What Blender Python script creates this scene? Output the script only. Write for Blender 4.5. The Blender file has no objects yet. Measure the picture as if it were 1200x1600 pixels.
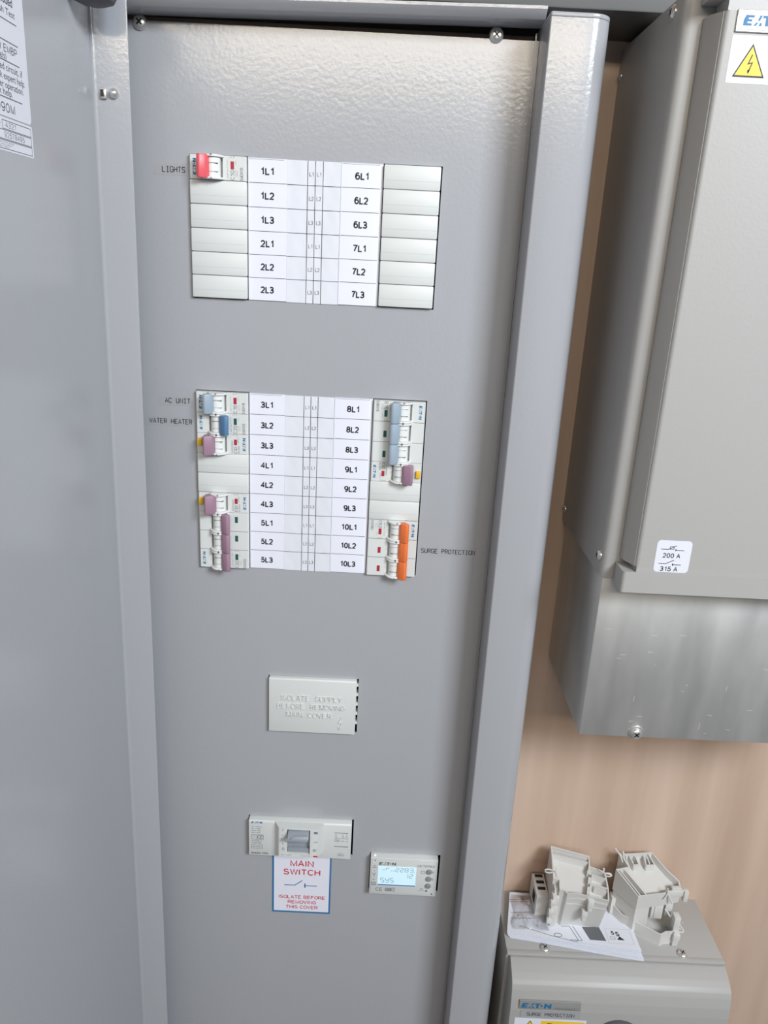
import bpy, bmesh, math, random
from mathutils import Vector, Matrix

random.seed(4)
S = bpy.context.scene
COL = S.collection
Z0 = 1500.0            # all lengths below are millimetres; z = 0 is the top of the upper breaker row, 1.5 m above the floor

# ------------------------------------------------------------------ camera
cam_d = bpy.data.cameras.new('camera')
cam_d.sensor_fit = 'AUTO'
cam_d.sensor_width = 36.0
cam_d.lens = 27.0
cam_d.clip_start = 0.02
cam = bpy.data.objects.new('camera', cam_d)
COL.objects.link(cam)
PITCH, ROLL, YAW = 0.3172564, -0.0514635, 0.0060000
def cam_matrix():
    fwd = Vector((math.sin(YAW), math.cos(YAW), 0)); r = Vector((math.cos(YAW), -math.sin(YAW), 0)); d = Vector((0, 0, -1))
    f2 = math.cos(PITCH)*fwd + math.sin(PITCH)*d
    d2 = -math.sin(PITCH)*fwd + math.cos(PITCH)*d
    r2 = math.cos(ROLL)*r + math.sin(ROLL)*d2
    d3 = -math.sin(ROLL)*r + math.cos(ROLL)*d2
    m = Matrix((r2, -d3, -f2)).transposed().to_4x4()
    m.translation = Vector((163.593, -659.525, -71.041 + Z0))*0.001
    return m
cam.matrix_world = cam_matrix()
S.camera = cam

# ------------------------------------------------------------------ light
S.view_settings.view_transform = 'Standard'
S.view_settings.look = 'None'
S.view_settings.gamma = 1.0
S.view_settings.use_curve_mapping = False
S.view_settings.exposure = 0.12
W = bpy.data.worlds.new('world'); S.world = W
W.use_nodes = True
W.node_tree.nodes['Background'].inputs[0].default_value = (0.62, 0.72, 0.9, 1)
W.node_tree.nodes['Background'].inputs[1].default_value = 0.15

def area_light(name, loc, target, sx, sy, power, color):
    d = bpy.data.lights.new(name, 'AREA'); d.shape = 'RECTANGLE'; d.size = sx; d.size_y = sy
    d.energy = power; d.color = color
    o = bpy.data.objects.new(name, d); COL.objects.link(o)
    o.location = loc
    o.rotation_euler = (Vector(target)-Vector(loc)).to_track_quat('-Z', 'Y').to_euler()
    return o
area_light('window_daylight', (1.18, -1.5, 2.22), (0.2, 0.0, 1.25), 0.7, 0.5, 40, (0.86, 0.93, 1.0))
area_light('doorway_daylight', (1.0, -3.3, 1.5), (0.2, 0.0, 1.1), 1.3, 1.7, 5, (0.80, 0.89, 1.0))
area_light('ceiling_lamp', (0.2, -2.0, 2.06), (0.2, 0.0, 1.6), 1.3, 0.15, 12, (1.0, 0.87, 0.70))

# ------------------------------------------------------------------ materials
def mat(name, rgb, rough=0.5, metal=0.0, spec=0.5, bump=None, alpha=None, emit=None, coat=0):
    m = bpy.data.materials.new(name); m.use_nodes = True
    nt = m.node_tree; b = nt.nodes['Principled BSDF']
    b.inputs['Base Color'].default_value = (*rgb, 1)
    b.inputs['Roughness'].default_value = rough
    b.inputs['Metallic'].default_value = metal
    b.inputs['Specular IOR Level'].default_value = spec
    if coat: b.inputs['Coat Weight'].default_value = coat; b.inputs['Coat Roughness'].default_value = .1
    if emit:
        b.inputs['Emission Color'].default_value = (*emit[0], 1); b.inputs['Emission Strength'].default_value = emit[1]
    if bump:
        tc = nt.nodes.new('ShaderNodeTexCoord'); n = nt.nodes.new('ShaderNodeTexNoise'); bp = nt.nodes.new('ShaderNodeBump')
        n.inputs['Scale'].default_value = bump[0]; n.inputs['Detail'].default_value = 2
        bp.inputs['Strength'].default_value = bump[1]; bp.inputs['Distance'].default_value = bump[2]
        nt.links.new(tc.outputs['Object'], n.inputs['Vector']); nt.links.new(n.outputs['Fac'], bp.inputs['Height'])
        nt.links.new(bp.outputs['Normal'], b.inputs['Normal'])
    return m

def noise_colour(m, c1, c2, scale, detail=4, stretch=(1, 1, 1), lo=.35, hi=.65, rough=None):
    nt = m.node_tree; b = nt.nodes['Principled BSDF']
    tc = nt.nodes.new('ShaderNodeTexCoord'); mp = nt.nodes.new('ShaderNodeMapping'); n = nt.nodes.new('ShaderNodeTexNoise'); r = nt.nodes.new('ShaderNodeValToRGB')
    mp.inputs['Scale'].default_value = stretch
    n.inputs['Scale'].default_value = scale; n.inputs['Detail'].default_value = detail
    r.color_ramp.elements[0].position = lo; r.color_ramp.elements[1].position = hi
    r.color_ramp.elements[0].color = (*c1, 1); r.color_ramp.elements[1].color = (*c2, 1)
    nt.links.new(tc.outputs['Object'], mp.inputs['Vector']); nt.links.new(mp.outputs['Vector'], n.inputs['Vector'])
    nt.links.new(n.outputs['Fac'], r.inputs['Fac']); nt.links.new(r.outputs['Color'], b.inputs['Base Color'])
    if rough:
        mr = nt.nodes.new('ShaderNodeMapRange'); mr.inputs['To Min'].default_value = rough[0]; mr.inputs['To Max'].default_value = rough[1]
        nt.links.new(n.outputs['Fac'], mr.inputs['Value']); nt.links.new(mr.outputs['Result'], b.inputs['Roughness'])
    return m

M = {}
M['paint'] = mat('grey_enamel', (.40, .407, .43), .18, bump=(330, .17, .0006))
M['paint_matt'] = mat('grey_enamel_fine_texture', (.43, .422, .41), .42, bump=(500, .18, .0004))
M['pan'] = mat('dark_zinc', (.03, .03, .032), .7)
M['plastic'] = mat('light_grey_plastic', (.70, .72, .705), .42)
M['plastic2'] = mat('white_plastic', (.80, .815, .80), .4)
M['terminal'] = mat('stone_grey_plastic', (.66, .65, .625), .48)
M['pgrey'] = mat('mid_grey_plastic', (.30, .33, .37), .4)
M['groove'] = mat('shadow_gap_grey', (.20, .20, .20), .8)
M['slot'] = mat('black_slot', (.012, .012, .013), .8)
M['red'] = mat('red_plastic', (.80, .115, .14), .35)
M['blue'] = mat('blue_plastic', (.10, .215, .385), .4)
M['paleblue'] = mat('pale_blue_grey_plastic', (.34, .42, .50), .4)
M['pink'] = mat('mauve_pink_plastic', (.36, .215, .29), .42)
M['orange'] = mat('orange_plastic', (.84, .19, .05), .38)
M['yellow'] = mat('yellow_plastic', (.85, .50, .03), .4)
M['wred'] = mat('red_flag', (.42, .03, .05), .3)
M['wgreen'] = mat('green_flag', (.02, .11, .09), .3)
M['paper'] = mat('white_card', (.80, .81, .90), .7)
M['paper2'] = mat('thin_white_paper', (.74, .76, .82), .65, bump=(28, .35, .002))
M['page'] = mat('booklet_paper', (.76, .78, .85), .7)
M['ink'] = mat('black_ink', (.025, .025, .03), .6)
M['greyink'] = mat('grey_ink', (.16, .16, .17), .6)
M['paleink'] = mat('pale_grey_ink', (.42, .43, .45), .6)
M['logo'] = mat('blue_ink', (.008, .155, .36), .5)
M['redink'] = mat('red_ink', (.62, .04, .06), .6)
M['blueink'] = mat('sign_blue_ink', (.04, .17, .38), .5)
M['midgrey'] = mat('grey_print', (.14, .145, .155), .6)
M['steel'] = mat('zinc_plated_steel', (.74, .74, .72), .3, metal=.75)
M['dsteel'] = mat('screw_recess', (.06, .06, .06), .4, metal=1)
M['tape'] = mat('label_tape', (.385, .39, .41), .3)
M['lcd'] = mat('lcd_backlight', (.5, .62, .66), .2, emit=((.50, .78, .92), .48))
M['lcdseg'] = mat('lcd_segment', (.10, .16, .20), .3)
M['lcdedge'] = mat('lcd_edge_blue', (.10, .16, .42), .3)
M['button'] = mat('rubber_button_grey', (.26, .27, .28), .55)
M['badge'] = mat('silver_badge', (.55, .55, .54), .35, metal=.6)
M['warn'] = mat('warning_yellow', (.90, .62, .02), .45)
M['scratch'] = mat('bright_scratch', (.75, .75, .74), .5)
M['rubber'] = mat('dark_grey_rubber', (.10, .10, .11), .6)
M['galv'] = noise_colour(mat('galvanised_steel', (.5, .5, .5), .36, metal=.78, bump=(60, .10, .001)), (.56, .56, .545), (.76, .76, .735), 9, 8, (3.2, 3.2, .7), .3, .7, (.40, .62))
M['wood'] = noise_colour(mat('plywood', (.55, .41, .31), .55), (.53, .38, .285), (.67, .51, .405), 3.0, 5, (9, 9, .55), .3, .7)
M['trunk'] = mat('grey_trunking_paint', (.11, .112, .11), .5)
M['wallp'] = mat('painted_board_wall', (.22, .20, .18), .7)
M['floorm'] = mat('grey_floor_paint', (.17, .17, .175), .5)
f = bpy.data.materials.new('clear_film'); f.use_nodes = True
nt = f.node_tree; nt.nodes.clear()
o_ = nt.nodes.new('ShaderNodeOutputMaterial'); mx = nt.nodes.new('ShaderNodeMixShader'); tr = nt.nodes.new('ShaderNodeBsdfTransparent'); gl = nt.nodes.new('ShaderNodeBsdfGlossy'); fr = nt.nodes.new('ShaderNodeLayerWeight')
gl.inputs['Roughness'].default_value = .08; fr.inputs['Blend'].default_value = .5; tr.inputs['Color'].default_value = (.97, .975, .98, 1)
nt.links.new(fr.outputs['Facing'], mx.inputs[0]); nt.links.new(tr.outputs[0], mx.inputs[1]); nt.links.new(gl.outputs[0], mx.inputs[2]); nt.links.new(mx.outputs[0], o_.inputs[0])
M['film'] = f

# ------------------------------------------------------------------ mesh builder
_text_cache = {}
def text_faces(s, bold):
    key = (s, bold)
    if key in _text_cache: return _text_cache[key]
    cu = bpy.data.curves.new('glyphs', 'FONT'); cu.body = s; cu.size = 1; cu.resolution_u = 3
    cu.offset = bold
    ob = bpy.data.objects.new('glyphs', cu); COL.objects.link(ob)
    dg = bpy.context.evaluated_depsgraph_get(); dg.update()
    me = ob.evaluated_get(dg).to_mesh()
    vs = [v.co.copy() for v in me.vertices]; fs = [tuple(p.vertices) for p in me.polygons]
    ob.evaluated_get(dg).to_mesh_clear()
    bpy.data.objects.remove(ob); bpy.data.curves.remove(cu)
    x0 = min(v.x for v in vs); x1 = max(v.x for v in vs); y0 = min(v.y for v in vs); y1 = max(v.y for v in vs)
    _text_cache[key] = (vs, fs, x0, x1, y0, y1)
    return _text_cache[key]

# slim single-stroke capitals for the label-maker tape (0..4 wide, 0..6 high)
STROKE = {
 'A': [[(0,0),(2,6),(4,0)],[(.7,2.1),(3.3,2.1)]], 'C': [[(4,5),(3.2,6),(.9,6),(0,5),(0,1),(.9,0),(3.2,0),(4,1)]],
 'E': [[(4,6),(0,6),(0,0),(4,0)],[(0,3.1),(3,3.1)]], 'G': [[(4,5),(3.2,6),(.9,6),(0,5),(0,1),(.9,0),(3.2,0),(4,1),(4,2.8),(2.4,2.8)]],
 'H': [[(0,0),(0,6)],[(4,0),(4,6)],[(0,3.1),(4,3.1)]], 'I': [[(.5,6),(3.5,6)],[(2,6),(2,0)],[(.5,0),(3.5,0)]],
 'L': [[(0,6),(0,0),(4,0)]], 'N': [[(0,0),(0,6),(4,0),(4,6)]], 'O': [[(1,0),(0,1),(0,5),(1,6),(3,6),(4,5),(4,1),(3,0),(1,0)]],
 'P': [[(0,0),(0,6),(3,6),(4,5),(4,4),(3,3),(0,3)]], 'R': [[(0,0),(0,6),(3,6),(4,5),(4,4),(3,3),(0,3)],[(2,3),(4,0)]],
 'S': [[(4,5),(3,6),(1,6),(0,5),(0,4),(1,3.2),(3,2.8),(4,2),(4,1),(3,0),(1,0),(0,1)]], 'T': [[(0,6),(4,6)],[(2,6),(2,0)]],
 'U': [[(0,6),(0,1),(1,0),(3,0),(4,1),(4,6)]], 'W': [[(0,6),(.8,0),(2,4),(3.2,0),(4,6)]], ' ': [],
}
def el(cx, cy, rx, ry, a0, a1, n=10): return [(cx+rx*math.cos(math.radians(a0+(a1-a0)*k/n)), cy+ry*math.sin(math.radians(a0+(a1-a0)*k/n))) for k in range(n+1)]
# plain sans capitals and digits (0..4 wide, 0..6 high) used for printed lettering
SANS = {
 '0': [el(2,3,1.9,3,90,450,20)], '1': [[(.5,4.5),(1.5,5.1),(2.3,6),(2.3,0)]], '2': [el(2,4.15,1.85,1.85,165,-35)+[(.1,0),(4,0)]],
 '3': [el(1.9,4.5,1.7,1.5,160,-90)+el(1.9,1.55,2.0,1.55,90,-160)], '4': [[(3,0),(3,6),(0,1.7),(4.1,1.7)]],
 '5': [[(3.7,6),(.9,6),(.35,3.0)]+el(1.9,1.95,2.0,1.95,138,-155)], '6': [el(2.05,3,2.0,3,50,180)+[(.05,2)]+el(2.05,1.9,2.0,1.9,180,540,18)],
 '7': [[(0,6),(3.9,6),(2.3,3.2),(1.4,0)]], '8': [el(2,4.5,1.65,1.5,-90,270,16)+el(2,1.55,2.0,1.5,90,450,16)], '9': [el(1.95,4.1,1.95,1.9,0,360,18)+[(3.9,4)]+el(1.95,3,1.95,3,0,-130)],
 'A': [[(0,0),(2.1,6),(4.2,0)],[(.75,2.05),(3.45,2.05)]], 'B': [[(.2,0),(.2,6),(2.3,6)]+el(2.3,4.6,1.45,1.4,90,-90)[1:]+[(.7,3.2)],[(2.4,3.2)]+el(2.4,1.6,1.65,1.6,90,-90)[1:]+[(.7,0)]],
 'C': [el(2.2,3,2.2,3,40,320,18)], 'D': [[(.2,0),(.2,6),(1.8,6)]+el(1.8,3,2.3,3,90,-90)[1:]+[(.2,0)]], 'E': [[(4,6),(.2,6),(.2,0),(4.1,0)],[(.2,3.15),(3.7,3.15)]],
 'F': [[(3.9,6),(.2,6),(.2,0)],[(.2,3.05),(3.4,3.05)]], 'G': [el(2.2,3,2.2,3,45,335,18)+[(4.3,2.9),(2.4,2.9)]], 'H': [[(.2,0),(.2,6)],[(4.1,0),(4.1,6)],[(.2,3.15),(4.1,3.15)]],
 'I': [[(.4,0),(.4,6)]], 'J': [[(3,6),(3,1.6)]+el(1.5,1.6,1.5,1.6,0,-180)], 'K': [[(.2,0),(.2,6)],[(4.0,6),(.2,2.1)],[(1.6,3.5),(4.2,0)]], 'L': [[(.2,6),(.2,0),(3.7,0)]],
 'M': [[(.2,0),(.2,6),(2.5,.2),(4.8,6),(4.8,0)]], 'N': [[(.2,0),(.2,6),(4.1,0),(4.1,6)]], 'O': [el(2.3,3,2.3,3,90,450,22)], 'P': [[(.2,0),(.2,6),(2.4,6)]+el(2.4,4.4,1.55,1.6,90,-90)[1:]+[(.2,2.8)]],
 'Q': [el(2.3,3,2.3,3,90,450,22),[(2.8,1.4),(4.6,-.3)]], 'R': [[(.2,0),(.2,6),(2.6,6)]+el(2.6,4.45,1.5,1.55,90,-90)[1:]+[(.2,2.9)],[(2.2,2.9),(4.3,0)]],
 'S': [el(2.05,4.5,1.75,1.5,30,240,12)+[(2.4,2.9)]+el(2.05,1.6,1.95,1.6,45,-160,12)], 'T': [[(0,6),(4.2,6)],[(2.1,6),(2.1,0)]], 'U': [[(.2,6),(.2,2)]+el(2.15,2,1.95,2,180,360)+[(4.1,6)]],
 'V': [[(0,6),(2.1,0),(4.2,6)]], 'W': [[(0,6),(1.4,0),(2.9,6),(4.4,0),(5.8,6)]], 'X': [[(0,0),(4.1,6)],[(4.1,0),(0,6)]], 'Y': [[(0,6),(2.1,2.8),(4.2,6)],[(2.1,2.8),(2.1,0)]], 'Z': [[(.2,6),(4,6),(0,0),(4.1,0)]],
 '-': [[(.3,2.4),(2.1,2.4)]], '+': [[(.2,2.8),(3.6,2.8)],[(1.9,1.1),(1.9,4.5)]], '.': [[(.4,0),(.4,.3)]], '/': [[(0,0),(1.8,6)]], '~': [[(0,2.6),(1,3.4),(2.2,2.4),(3.2,3.2)]], ' ': [],
}
ADV = {'I': .8, 'M': 5, 'W': 5.8, '-': 2.2, '.': .7, '/': 1.8, ' ': 1.6, '1': 3.2, 'L': 3.8}
def sans(s, lw):
    """stroke paths of a word in glyph units and its length"""
    x = 0; out = []
    for c in s:
        for p in SANS[c]: out.append([(x+a, b) for a, b in p])
        x += ADV.get(c, 4.3) + .75 + lw*.55
    return out, x - .75 - lw*.55
SEG = {'0': 'abcdef', '1': 'bc', '2': 'abged', '3': 'abgcd', '8': 'abcdefg', '5': 'afgcd', 'S': 'afgcd', 'Y': 'fgbcd', '-': 'g'}
LOGO = [  # block letters of the maker's mark, unit height
 [(0,0),(.95,0),(.9,.22),(.42,.22),(.45,.4),(.9,.4),(.93,.6),(.5,.6),(.53,.78),(1.1,.78),(1.15,1),(.22,1),(0,.5)],
 [(1.15,0),(1.42,0),(1.62,.32),(1.42,.32)], [(1.55,.5),(1.78,.5),(2.0,1),(1.75,1)], [(1.7,0),(2.02,0),(2.02,.3),(1.85,.3)],
 [(2.1,.76),(3.1,.76),(3.1,1),(2.1,1)], [(2.42,0),(2.78,0),(2.78,.76),(2.42,.76)],
 [(3.3+.2*math.cos(a*math.pi/4), .5+.2*math.sin(a*math.pi/4)) for a in range(8)],
 [(3.72,0),(4.05,0),(4.05,.55),(4.55,0),(4.88,0),(4.88,1),(4.55,1),(4.55,.45),(4.05,1),(3.72,1)],
]

class MB:
    def __init__(self): self.bm = bmesh.new(); self.mats = []; self.X = Matrix.Identity(4)
    def mi(self, m):
        m = M[m] if isinstance(m, str) else m
        if m not in self.mats: self.mats.append(m)
        return self.mats.index(m)
    def v(self, co): return self.bm.verts.new(self.X @ Vector(co))
    def face(self, vs, mi):
        try: f = self.bm.faces.new(vs)
        except ValueError: return None
        f.material_index = mi; f.smooth = True
        return f
    def _bevel(self, faces, w, seg):
        es = set(e for f in faces for e in f.edges)
        mi = faces[0].material_index
        r = bmesh.ops.bevel(self.bm, geom=list(es), offset=w, segments=seg, affect='EDGES', profile=.5, clamp_overlap=True)
        for f in r['faces']: f.material_index = mi; f.smooth = True
    def box(self, x0, x1, y0, y1, z0, z1, m, bev=0, seg=2):
        mi = self.mi(m)
        c = [self.v((x, y, z)) for x in (x0, x1) for y in (y0, y1) for z in (z0, z1)]
        fs = [self.face([c[i] for i in q], mi) for q in ((0,1,3,2),(4,6,7,5),(0,4,5,1),(2,3,7,6),(0,2,6,4),(1,5,7,3))]
        if bev: self._bevel(fs, bev, seg)
        return self
    def prism(self, poly, a, b, axis, m, bev=0, seg=2):
        """poly in the two axes other than `axis` (in x,y,z order), extruded from a to b"""
        mi = self.mi(m)
        def P(p, t): return {'x': (t, p[0], p[1]), 'y': (p[0], t, p[1]), 'z': (p[0], p[1], t)}[axis]
        A = [self.v(P(p, a)) for p in poly]; B = [self.v(P(p, b)) for p in poly]
        n = len(poly)
        fs = [self.face(A[::-1], mi), self.face(B, mi)] + [self.face([A[i], A[(i+1) % n], B[(i+1) % n], B[i]], mi) for i in range(n)]
        fs = [f for f in fs if f]
        bmesh.ops.recalc_face_normals(self.bm, faces=fs)
        if bev: self._bevel(fs, bev, seg)
        return self
    def lathe(self, prof, m, base=(0, 0, 0), axis=(0, -1, 0), n=24):
        """prof: (radius, height) along axis from base"""
        mi = self.mi(m); ax = Vector(axis).normalized()
        u = ax.orthogonal().normalized(); w = ax.cross(u); b = Vector(base)
        rings = []
        for r, h in prof:
            if r < 1e-6: rings.append([self.v(b+ax*h)])
            else: rings.append([self.v(b+ax*h+r*(u*math.cos(2*math.pi*k/n)+w*math.sin(2*math.pi*k/n))) for k in range(n)])
        for R0, R1 in zip(rings, rings[1:]):
            for k in range(n):
                if len(R0) == 1 and len(R1) == 1: continue
                if len(R0) == 1: self.face([R0[0], R1[k], R1[(k+1) % n]], mi)
                elif len(R1) == 1: self.face([R0[k], R0[(k+1) % n], R1[0]], mi)
                else: self.face([R0[k], R0[(k+1) % n], R1[(k+1) % n], R1[k]], mi)
        return self
    def tube(self, pts, r, m, n=8):
        mi = self.mi(m); pts = [Vector(p) for p in pts]; rings = []
        for i, p in enumerate(pts):
            t = (pts[min(i+1, len(pts)-1)] - pts[max(i-1, 0)]).normalized()
            u = t.orthogonal().normalized(); w = t.cross(u)
            rings.append([self.v(p + r*(u*math.cos(2*math.pi*k/n)+w*math.sin(2*math.pi*k/n))) for k in range(n)])
        for a, b in zip(rings, rings[1:]):
            for k in range(n): self.face([a[k], a[(k+1) % n], b[(k+1) % n], b[k]], mi)
        self.face(rings[0][::-1], mi); self.face(rings[-1], mi)
        return self
    # --- printing: flat ink on a face. D = (origin, right, up) of the face
    def ink(self, polys, m, D, faces=None):
        mi = self.mi(m); o, r, u = (Vector(k) for k in D)
        if faces is None:
            for p in polys:
                self.face([self.v(o + r*a + u*b) for a, b in p], mi)
        else:
            vs = [self.v(o + r*a + u*b) for a, b in polys]
            for f in faces: self.face([vs[i] for i in f], mi)
        return self
    def text(self, s, D, x, y, h, m, width=None, align='c', bold=0.0, hidden=None):
        """(x, y): centre (or left/right end) of the line's mid height; h: cap height"""
        if all(c in SANS for c in s):
            lw = h*(.205 if bold > .015 else .165 if bold > 0 else .115)
            paths, L = sans(s, lw*6/h)
            ky = (h-lw)/6; kx = ((width-lw)/L) if width else ky*.95
            x -= {'c': L*kx/2, 'l': -lw/2, 'r': L*kx+lw/2}[align]
            for i, p in enumerate(paths): self.ribbon([(x+a*kx, y-(h-lw)/2+b*ky) for a, b in p], lw, m, D, .012*(i % 4))
            return self
        vs, fs, x0, x1, y0, y1 = text_faces(s, bold)
        k = h/0.70 if any(c.islower() for c in s) else h/(y1-y0)
        kx = width/(x1-x0) if width else k
        cy = .35 if any(c.islower() for c in s) else (y0+y1)/2
        ax = {'c': (x0+x1)/2, 'l': x0, 'r': x1}[align]
        return self.ink([((v.x-ax)*kx + x, (v.y-cy)*k + y) for v in vs], m, D, fs)
    def ribbon(self, pts, w, m, D, lift=0):
        """one continuous mitred ink stroke along pts"""
        P = [Vector(pts[0])]
        for p in pts[1:]:
            if (Vector(p)-P[-1]).length > 1e-5: P.append(Vector(p))
        if len(P) < 2: return self
        closed = len(P) > 3 and (P[0]-P[-1]).length < 1e-4*max(1, P[0].length)
        if closed: P.pop()
        n = len(P); rows = []
        seg = lambda i: (P[(i+1) % n]-P[i % n]).normalized()
        for i in range(n):
            if not closed and i == 0: d0 = d1 = seg(0)
            elif not closed and i == n-1: d0 = d1 = seg(n-2)
            else: d0, d1 = seg(i-1), seg(i)
            n0, n1 = Vector((-d0.y, d0.x)), Vector((-d1.y, d1.x)); mt = n0+n1
            mt = mt/mt.length if mt.length > 1e-3 else n0
            k = min(1/max(mt.dot(n1), .2), 1.9)
            rows.append((P[i]-mt*k*w/2, P[i]+mt*k*w/2))
        mi = self.mi(m); o, r, u = (Vector(k) for k in D)
        nn = r.cross(u).normalized()*lift
        V = [[self.v(o+r*q.x+u*q.y+nn) for q in row] for row in rows]
        for i in range(n if closed else n-1):
            j = (i+1) % n
            self.face([V[i][0], V[j][0], V[j][1], V[i][1]], mi)
        return self
    def rect(self, x0, x1, y0, y1, m, D): return self.ink([[(x0, y0), (x1, y0), (x1, y1), (x0, y1)]], m, D)
    def frame(self, x0, x1, y0, y1, w, m, D): return self.ribbon([(x0, y0), (x1, y0), (x1, y1), (x0, y1), (x0, y0)], w, m, D)
    def stroke_text(self, s, D, x, y, w, h, m, lw):
        """x = left end, w = full width"""
        p = w/(len(s)-.25); g = p*.72/4
        for i, c in enumerate(s):
            for q, line in enumerate(STROKE[c]):
                self.ribbon([(x+i*p+a*g, y+b*h/6) for a, b in line], lw, m, D, .012*q)
        return self
    def seg_text(self, s, D, x, y, w, h, gap, m, lw):
        for i, c in enumerate(s):
            X = x+i*(w+gap); L = {'a': [(0, h), (w, h)], 'b': [(w, h), (w, h/2)], 'c': [(w, h/2), (w, 0)], 'd': [(0, 0), (w, 0)], 'e': [(0, 0), (0, h/2)], 'f': [(0, h/2), (0, h)], 'g': [(0, h/2), (w, h/2)]}
            for k in SEG.get(c, ''):
                (a, b), (c2, d) = L[k]
                q = .12
                self.ribbon([(X+a+(c2-a)*q, y+b+(d-b)*q), (X+c2-(c2-a)*q, y+d-(d-b)*q)], lw, m, D)
        return self
    def logo(self, D, x, y, w, m='logo'):
        """x, y = lower left end; w = length of the word"""
        k = w/4.88
        return self.ink([[(x+a*k, y+b*k) for a, b in p] for p in LOGO], m, D)
    def build(self, name, parent=None, off=(0, 0, 0), sharp=32, kind=None, label=None):
        """off: millimetre origin of the thing these coordinates belong to"""
        bmesh.ops.remove_doubles(self.bm, verts=self.bm.verts, dist=1e-5)
        for v in self.bm.verts: v.co = (v.co - Vector(off))*0.001
        me = bpy.data.meshes.new(name); self.bm.to_mesh(me); self.bm.free()
        for m in self.mats: me.materials.append(m)
        me.set_sharp_from_angle(angle=math.radians(sharp))
        o = bpy.data.objects.new(name, me); COL.objects.link(o)
        if parent: o.parent = parent
        else: o.location = (off[0]*.001, off[1]*.001, (off[2]+Z0)*.001)
        if kind: o['kind'] = kind
        if label: o['label'] = label
        return o

def tag(o, label, cat, group=None):
    o['label'] = label; o['category'] = cat
    if group: o['group'] = group
    return o
def thing(name, label, cat, at, group=None, flip=False):
    o = bpy.data.objects.new(name, None); COL.objects.link(o)
    o.empty_display_size = .02
    o.location = (at[0]*.001, at[1]*.001, (at[2]+Z0)*.001)
    if flip: o.rotation_euler = (0, math.pi, 0)
    return tag(o, label, cat, group)
def FRONT(y): return ((0, y, 0), (1, 0, 0), (0, 0, 1))       # a face that looks at the room (-y), x to the right, z up

def screw_mb(base, axis, r, h=None, cross=True):
    """pan head screw with a cross recess"""
    h = h or r*.62
    mb = MB(); ax = Vector(axis).normalized(); b = Vector(base)
    mb.lathe([(r*1.0, 0), (r, h*.25), (r*.93, h*.55), (r*.72, h*.85), (r*.42, h), (0, h*1.02)], 'steel', base, axis, 28)
    if cross:
        u = ax.orthogonal().normalized(); w = ax.cross(u)
        for a, c in ((u, w), (w, u)):
            mi = mb.mi('dsteel')
            P = [b + ax*(h*1.05) + a*(sx*r*.5) + c*(sy*r*.10) for sx, sy in ((-1, -1), (1, -1), (1, 1), (-1, 1))]
            Q = [b + ax*(h*.5) + a*(sx*r*.5) + c*(sy*r*.10) for sx, sy in ((-1, -1), (1, -1), (1, 1), (-1, 1))]
            vp = [mb.v(p) for p in P]; vq = [mb.v(p) for p in Q]
            mb.face(vp, mi)
            for k in range(4): mb.face([vp[k], vp[(k+1) % 4], vq[(k+1) % 4], vq[k]], mi)
    return mb

# ================================================================== the room
def wall(name, x0, x1, y0, y1, z0, z1, m):
    o = MB().box(x0, x1, y0, y1, z0, z1, m).build(name); o['kind'] = 'structure'; return o
FL, CE = -Z0, 900
wall('wall_back', -1500, 2300, 60, 80, FL, CE, 'wood')
wall('floor', -1520, 2320, -3620, 80, FL-20, FL, 'floorm')
wall('ceiling', -1520, 2320, -3620, 80, CE, CE+20, 'wallp')
wall('wall_left', -1520, -1500, -3620, 60, FL, CE, 'wallp')
wall('wall_right', 2300, 2320, -3620, 60, FL, CE, 'wallp')
mb = MB()
mi = mb.mi('wallp')
mb.prism([(-1500, FL), (100, FL), (100, 600), (1700, 600), (1700, FL), (2300, FL), (2300, CE), (-1500, CE)], -3620, -3600, 'y', 'wallp')
o = mb.build('wall_front'); o['kind'] = 'structure'

# ================================================================== distribution board
CAB = (99.5, 60, -1150)
cab = thing('distribution_board', 'tall grey metal distribution board with its door open to the left', 'electrical cabinet', CAB)
TOP, BOT = 99.5, -1150
def arc(cx, cy, r, a0, a1, n=8): return [(cx+r*math.cos(math.radians(a0+(a1-a0)*k/n)), cy+r*math.sin(math.radians(a0+(a1-a0)*k/n))) for k in range(n+1)]
# side frames: a bent-sheet post, flat in front with a generous outer radius
prof = [(266, 0)] + arc(267.5, -38.5, 1.5, 180, 270, 3) + arc(296, -25.5, 14.5, 270, 360, 10) + [(310.5, 60), (266, 60)]
mb = MB().prism(prof, BOT, TOP-3.2, 'z', 'paint')
mb.prism([(p[0], p[1]) for p in prof], TOP-2.9, TOP, 'z', 'paint', .9, 2)
mb.build('side_frame', cab, CAB, 25)
mb = MB().prism([(199-p[0], p[1]) for p in prof][::-1], BOT, TOP, 'z', 'paint')
mb.build('side_frame', cab, CAB, 25)
mb = MB(); mi = mb.mi('paint')
def rail(x, dz): return [mb.v((x, y, z+dz)) for y, z in ((-.05, 95.4), (-20.5, 95.4), (-22, 95.8), (-27, 101.0), (-27, 103.0), (-.05, 103.0))]
RA, RB = rail(-66.5, -2.6), rail(265.5, 3.0)
mb.face(RA, mi); mb.face(RB[::-1], mi)
for k in range(6): mb.face([RA[k], RB[k], RB[(k+1) % 6], RA[(k+1) % 6]], mi)
mb.build('top_rail', cab, CAB)
MB().box(-66.5, 265.5, 52, 54, BOT, 89, 'pan').build('mounting_plate', cab, CAB)

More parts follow.
